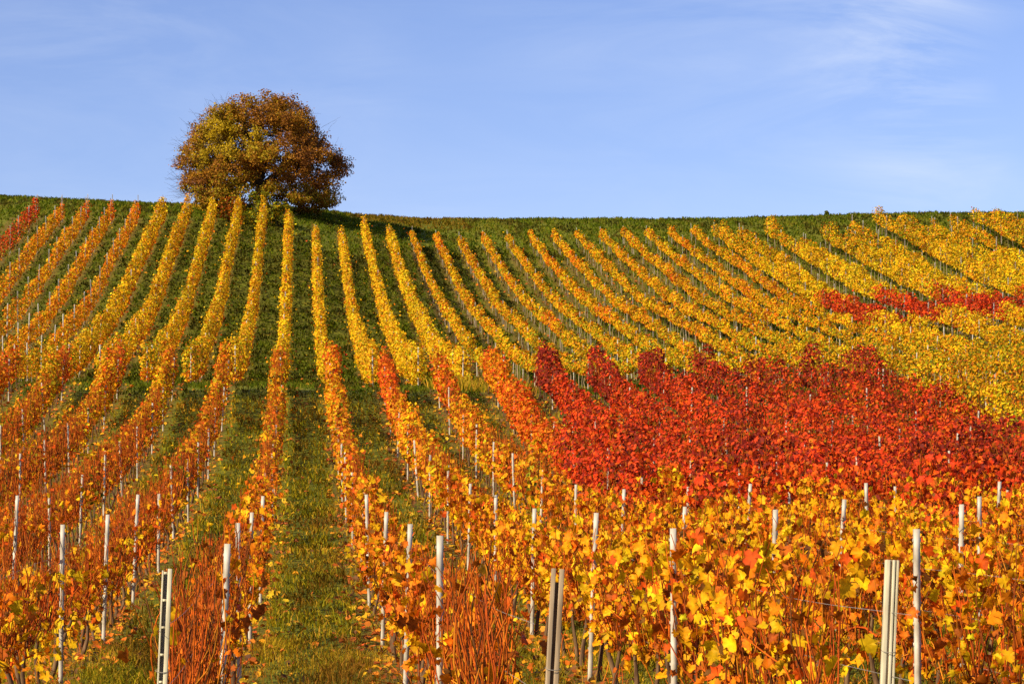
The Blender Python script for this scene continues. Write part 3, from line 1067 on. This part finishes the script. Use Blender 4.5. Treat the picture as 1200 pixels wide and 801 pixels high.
shrub(-5.4, 203, 1.5, 1.9, "reddish brown shrub under the tree beside yellow row heads", dict(rust=3, lime=2, brown=2, orange=1), 5)
shrub(-3.2, 201, 1.5, 2.5, "tall olive green shrub in front of the tree trunk", dict(lime=4, green=4, yellow=1), 6, 2200)
shrub(-1.5, 200.5, 1.2, 1.9, "low yellow-green shrub between row heads under the tree", dict(lime=4, yellow=2, green=2), 8)
shrub(48.6, 236, .24, .42, "tiny dark green bush alone on the bare skyline", dict(green=4, lime=1), 9, 160)

# ------------------------------------------------------------------ grass and fallen leaves
def scatter(y0, y1, dens, g, xpad=3):
    """uniform points over the ground that the frame takes in between two distances"""
    area = (y1 - y0) * (.445 * y1 + 2 * xpad)
    n = int(area * dens)
    y = g.uniform(y0, y1, n)
    x = g.uniform(-.135 * y1 - xpad, .31 * y1 + xpad, n)
    ok = (x > -.135 * y - xpad) & (x < .31 * y + xpad)
    return x[ok], y[ok]


GR = np.array([[.26, .225, .006], [.33, .26, .007], [.42, .275, .010], [.52, .28, .022], [.16, .16, .005]])
GV, GF, GC, off = [], [], [], 0
bands = [(19, 34, 330, .006, .13), (34, 52, 150, .011, .13), (52, 75, 75, .018, .14), (75, 98, 45, .024, .15), (98, 112, 60, .026, .14),
         (112, 150, 28, .045, .15), (150, 205, 18, .060, .16), (205, 243, 22, .065, .20)]
for bi, (y0, y1, dens, bw, bh) in enumerate(bands):
    g = np.random.default_rng(300 + bi)
    x, y = scatter(y0, y1, dens, g)
    rowd = np.abs(np.mod(x - 2 * OFF + 1, 2) - 1)          # distance from the nearest row
    pat = noise3(np.stack([x * .55, y * .22, x * 0], axis=1), 12)
    fine = noise3(np.stack([x * 2.4, y * 1.1, x * 0], axis=1), 13)
    keep = g.random(len(x)) < np.where((rowd < .34) & (y < 205), .38, 1.0) * np.clip(.35 + 1.1 * fine, 0, 1)
    x, y, pat, fine, rowd = x[keep], y[keep], pat[keep], fine[keep], rowd[keep]
    n = len(x)
    h = bh * g.uniform(.5, 1.5, n) * (.5 + .9 * fine)
    tall = (y > 99) & (y < 108) & (x > 5.2) & (x < 9.5) & (noise3(np.stack([x * .9, y * .5, x * 0], axis=1), 15) > .35)
    h = np.where(tall, h * 3.4, h)
    dry = (((pat > .47) & (y < 94)) | ((pat > .6) & (fine > .75))) | tall | ((y > 222) & (x > 5) & (x < 19) & (fine > .3)) | (rowd < .3) & (g.random(n) < .55) | ((y < 100) & (g.random(n) < .22))
    gi = np.where(dry & (g.random(n) < .75), np.where(g.random(n) < .5, 3, 2), g.choice(5, n, p=[.34, .28, .12, .04, .22]))
    c = GR[gi] * g.uniform(.7, 1.25, (n, 1))
    c = np.where((y > 94)[:, None] & ~tall[:, None], c * np.array([.36, .55, .55]), c)  # upper grass greener, and darkened so its colour deepens the alley shade
    soil = noise3(np.stack([x * 1.3 + 7, y * .35, x * 0], axis=1), 22) > .66
    c[soil] *= np.array([.62, .5, .8])
    brown = (y > 224) & (x > 4) & (x < 15)
    c[brown] = c[brown] * np.array([1.15, .78, .7])
    th = g.uniform(0, math.pi, n)
    wv = np.stack([np.cos(th), np.sin(th) * .6, np.zeros(n)], axis=1) * (bw * g.uniform(.6, 1.4, n))[:, None]
    base = np.stack([x, y, ground_z(x, y) - .015], axis=1)
    lean = g.normal(size=(n, 2)) * .45
    tip = base + np.stack([lean[:, 0] * h, lean[:, 1] * h, h], axis=1)
    mid = base + np.stack([lean[:, 0] * h * .3, lean[:, 1] * h * .3, h * .6], axis=1)
    V = np.stack([base - wv, base + wv, mid + wv * .75, tip, mid - wv * .75], axis=1)
    o5 = off + np.arange(n)[:, None] * 5
    GF.append(np.concatenate([o5 + np.array([[0, 1, 2, 4]])], axis=0))
    # the tip as a degenerate-free quad is not needed: fold it into a second quad
    GF.append(o5 + np.array([[4, 2, 3, 3]]))
    GV.append(V.reshape(-1, 3)); GC.append(np.repeat(c, 5, axis=0)); off += n * 5
# tips are triangles: split the face list
quads = np.concatenate(GF[0::2]); tips = np.concatenate(GF[1::2])[:, :3]
allV, allC = np.concatenate(GV), np.concatenate(GC)
tri = np.concatenate([quads[:, [0, 1, 2]], quads[:, [0, 2, 3]], tips])
o = link("grass", mesh_from("grass", allV, tri, 3, allC, M_grass))
tag(o, "rough autumn grass in the alleys between the vine rows", "grass", None, "stuff")

LV = []
for bi, (y0, y1, dens, sz) in enumerate([(19, 40, 34, .09), (40, 60, 24, .105), (60, 98, 11, .13), (98, 150, 1.6, .17), (150, 200, .8, .2)]):
    g = np.random.default_rng(700 + bi)
    x, y = scatter(y0, y1, dens, g)
    rowd = np.abs(np.mod(x - 2 * OFF + 1, 2) - 1)
    keep = g.random(len(x)) < np.exp(-(rowd / .42) ** 2) * 1.0 + .035
    x, y = x[keep], y[keep]
    n = len(x)
    cen = np.stack([x, y, ground_z(x, y) + .03 + np.abs(g.normal(size=n)) * .035], axis=1)
    nrm = np.array([[0, -.25, 1.0]]) + g.normal(size=(n, 3)) * .35
    c = pick(dict(orange=3.5, rust=4, brown=2.5, gold=3, yellow=1.6, tang=.6), n, g) * .85
    LV.append((cen, sz * g.uniform(.7, 1.3, n), nrm, c))
cen, size, nrm, c = (np.concatenate([q[i] for q in LV]) for i in range(4))
o = link("fallen_leaves", leaf_mesh("fallen_leaves", cen, size, nrm, c, np.random.default_rng(1), M_litter))
tag(o, "fallen orange and brown vine leaves lying in the grass under the rows", "fallen leaves", None, "stuff")
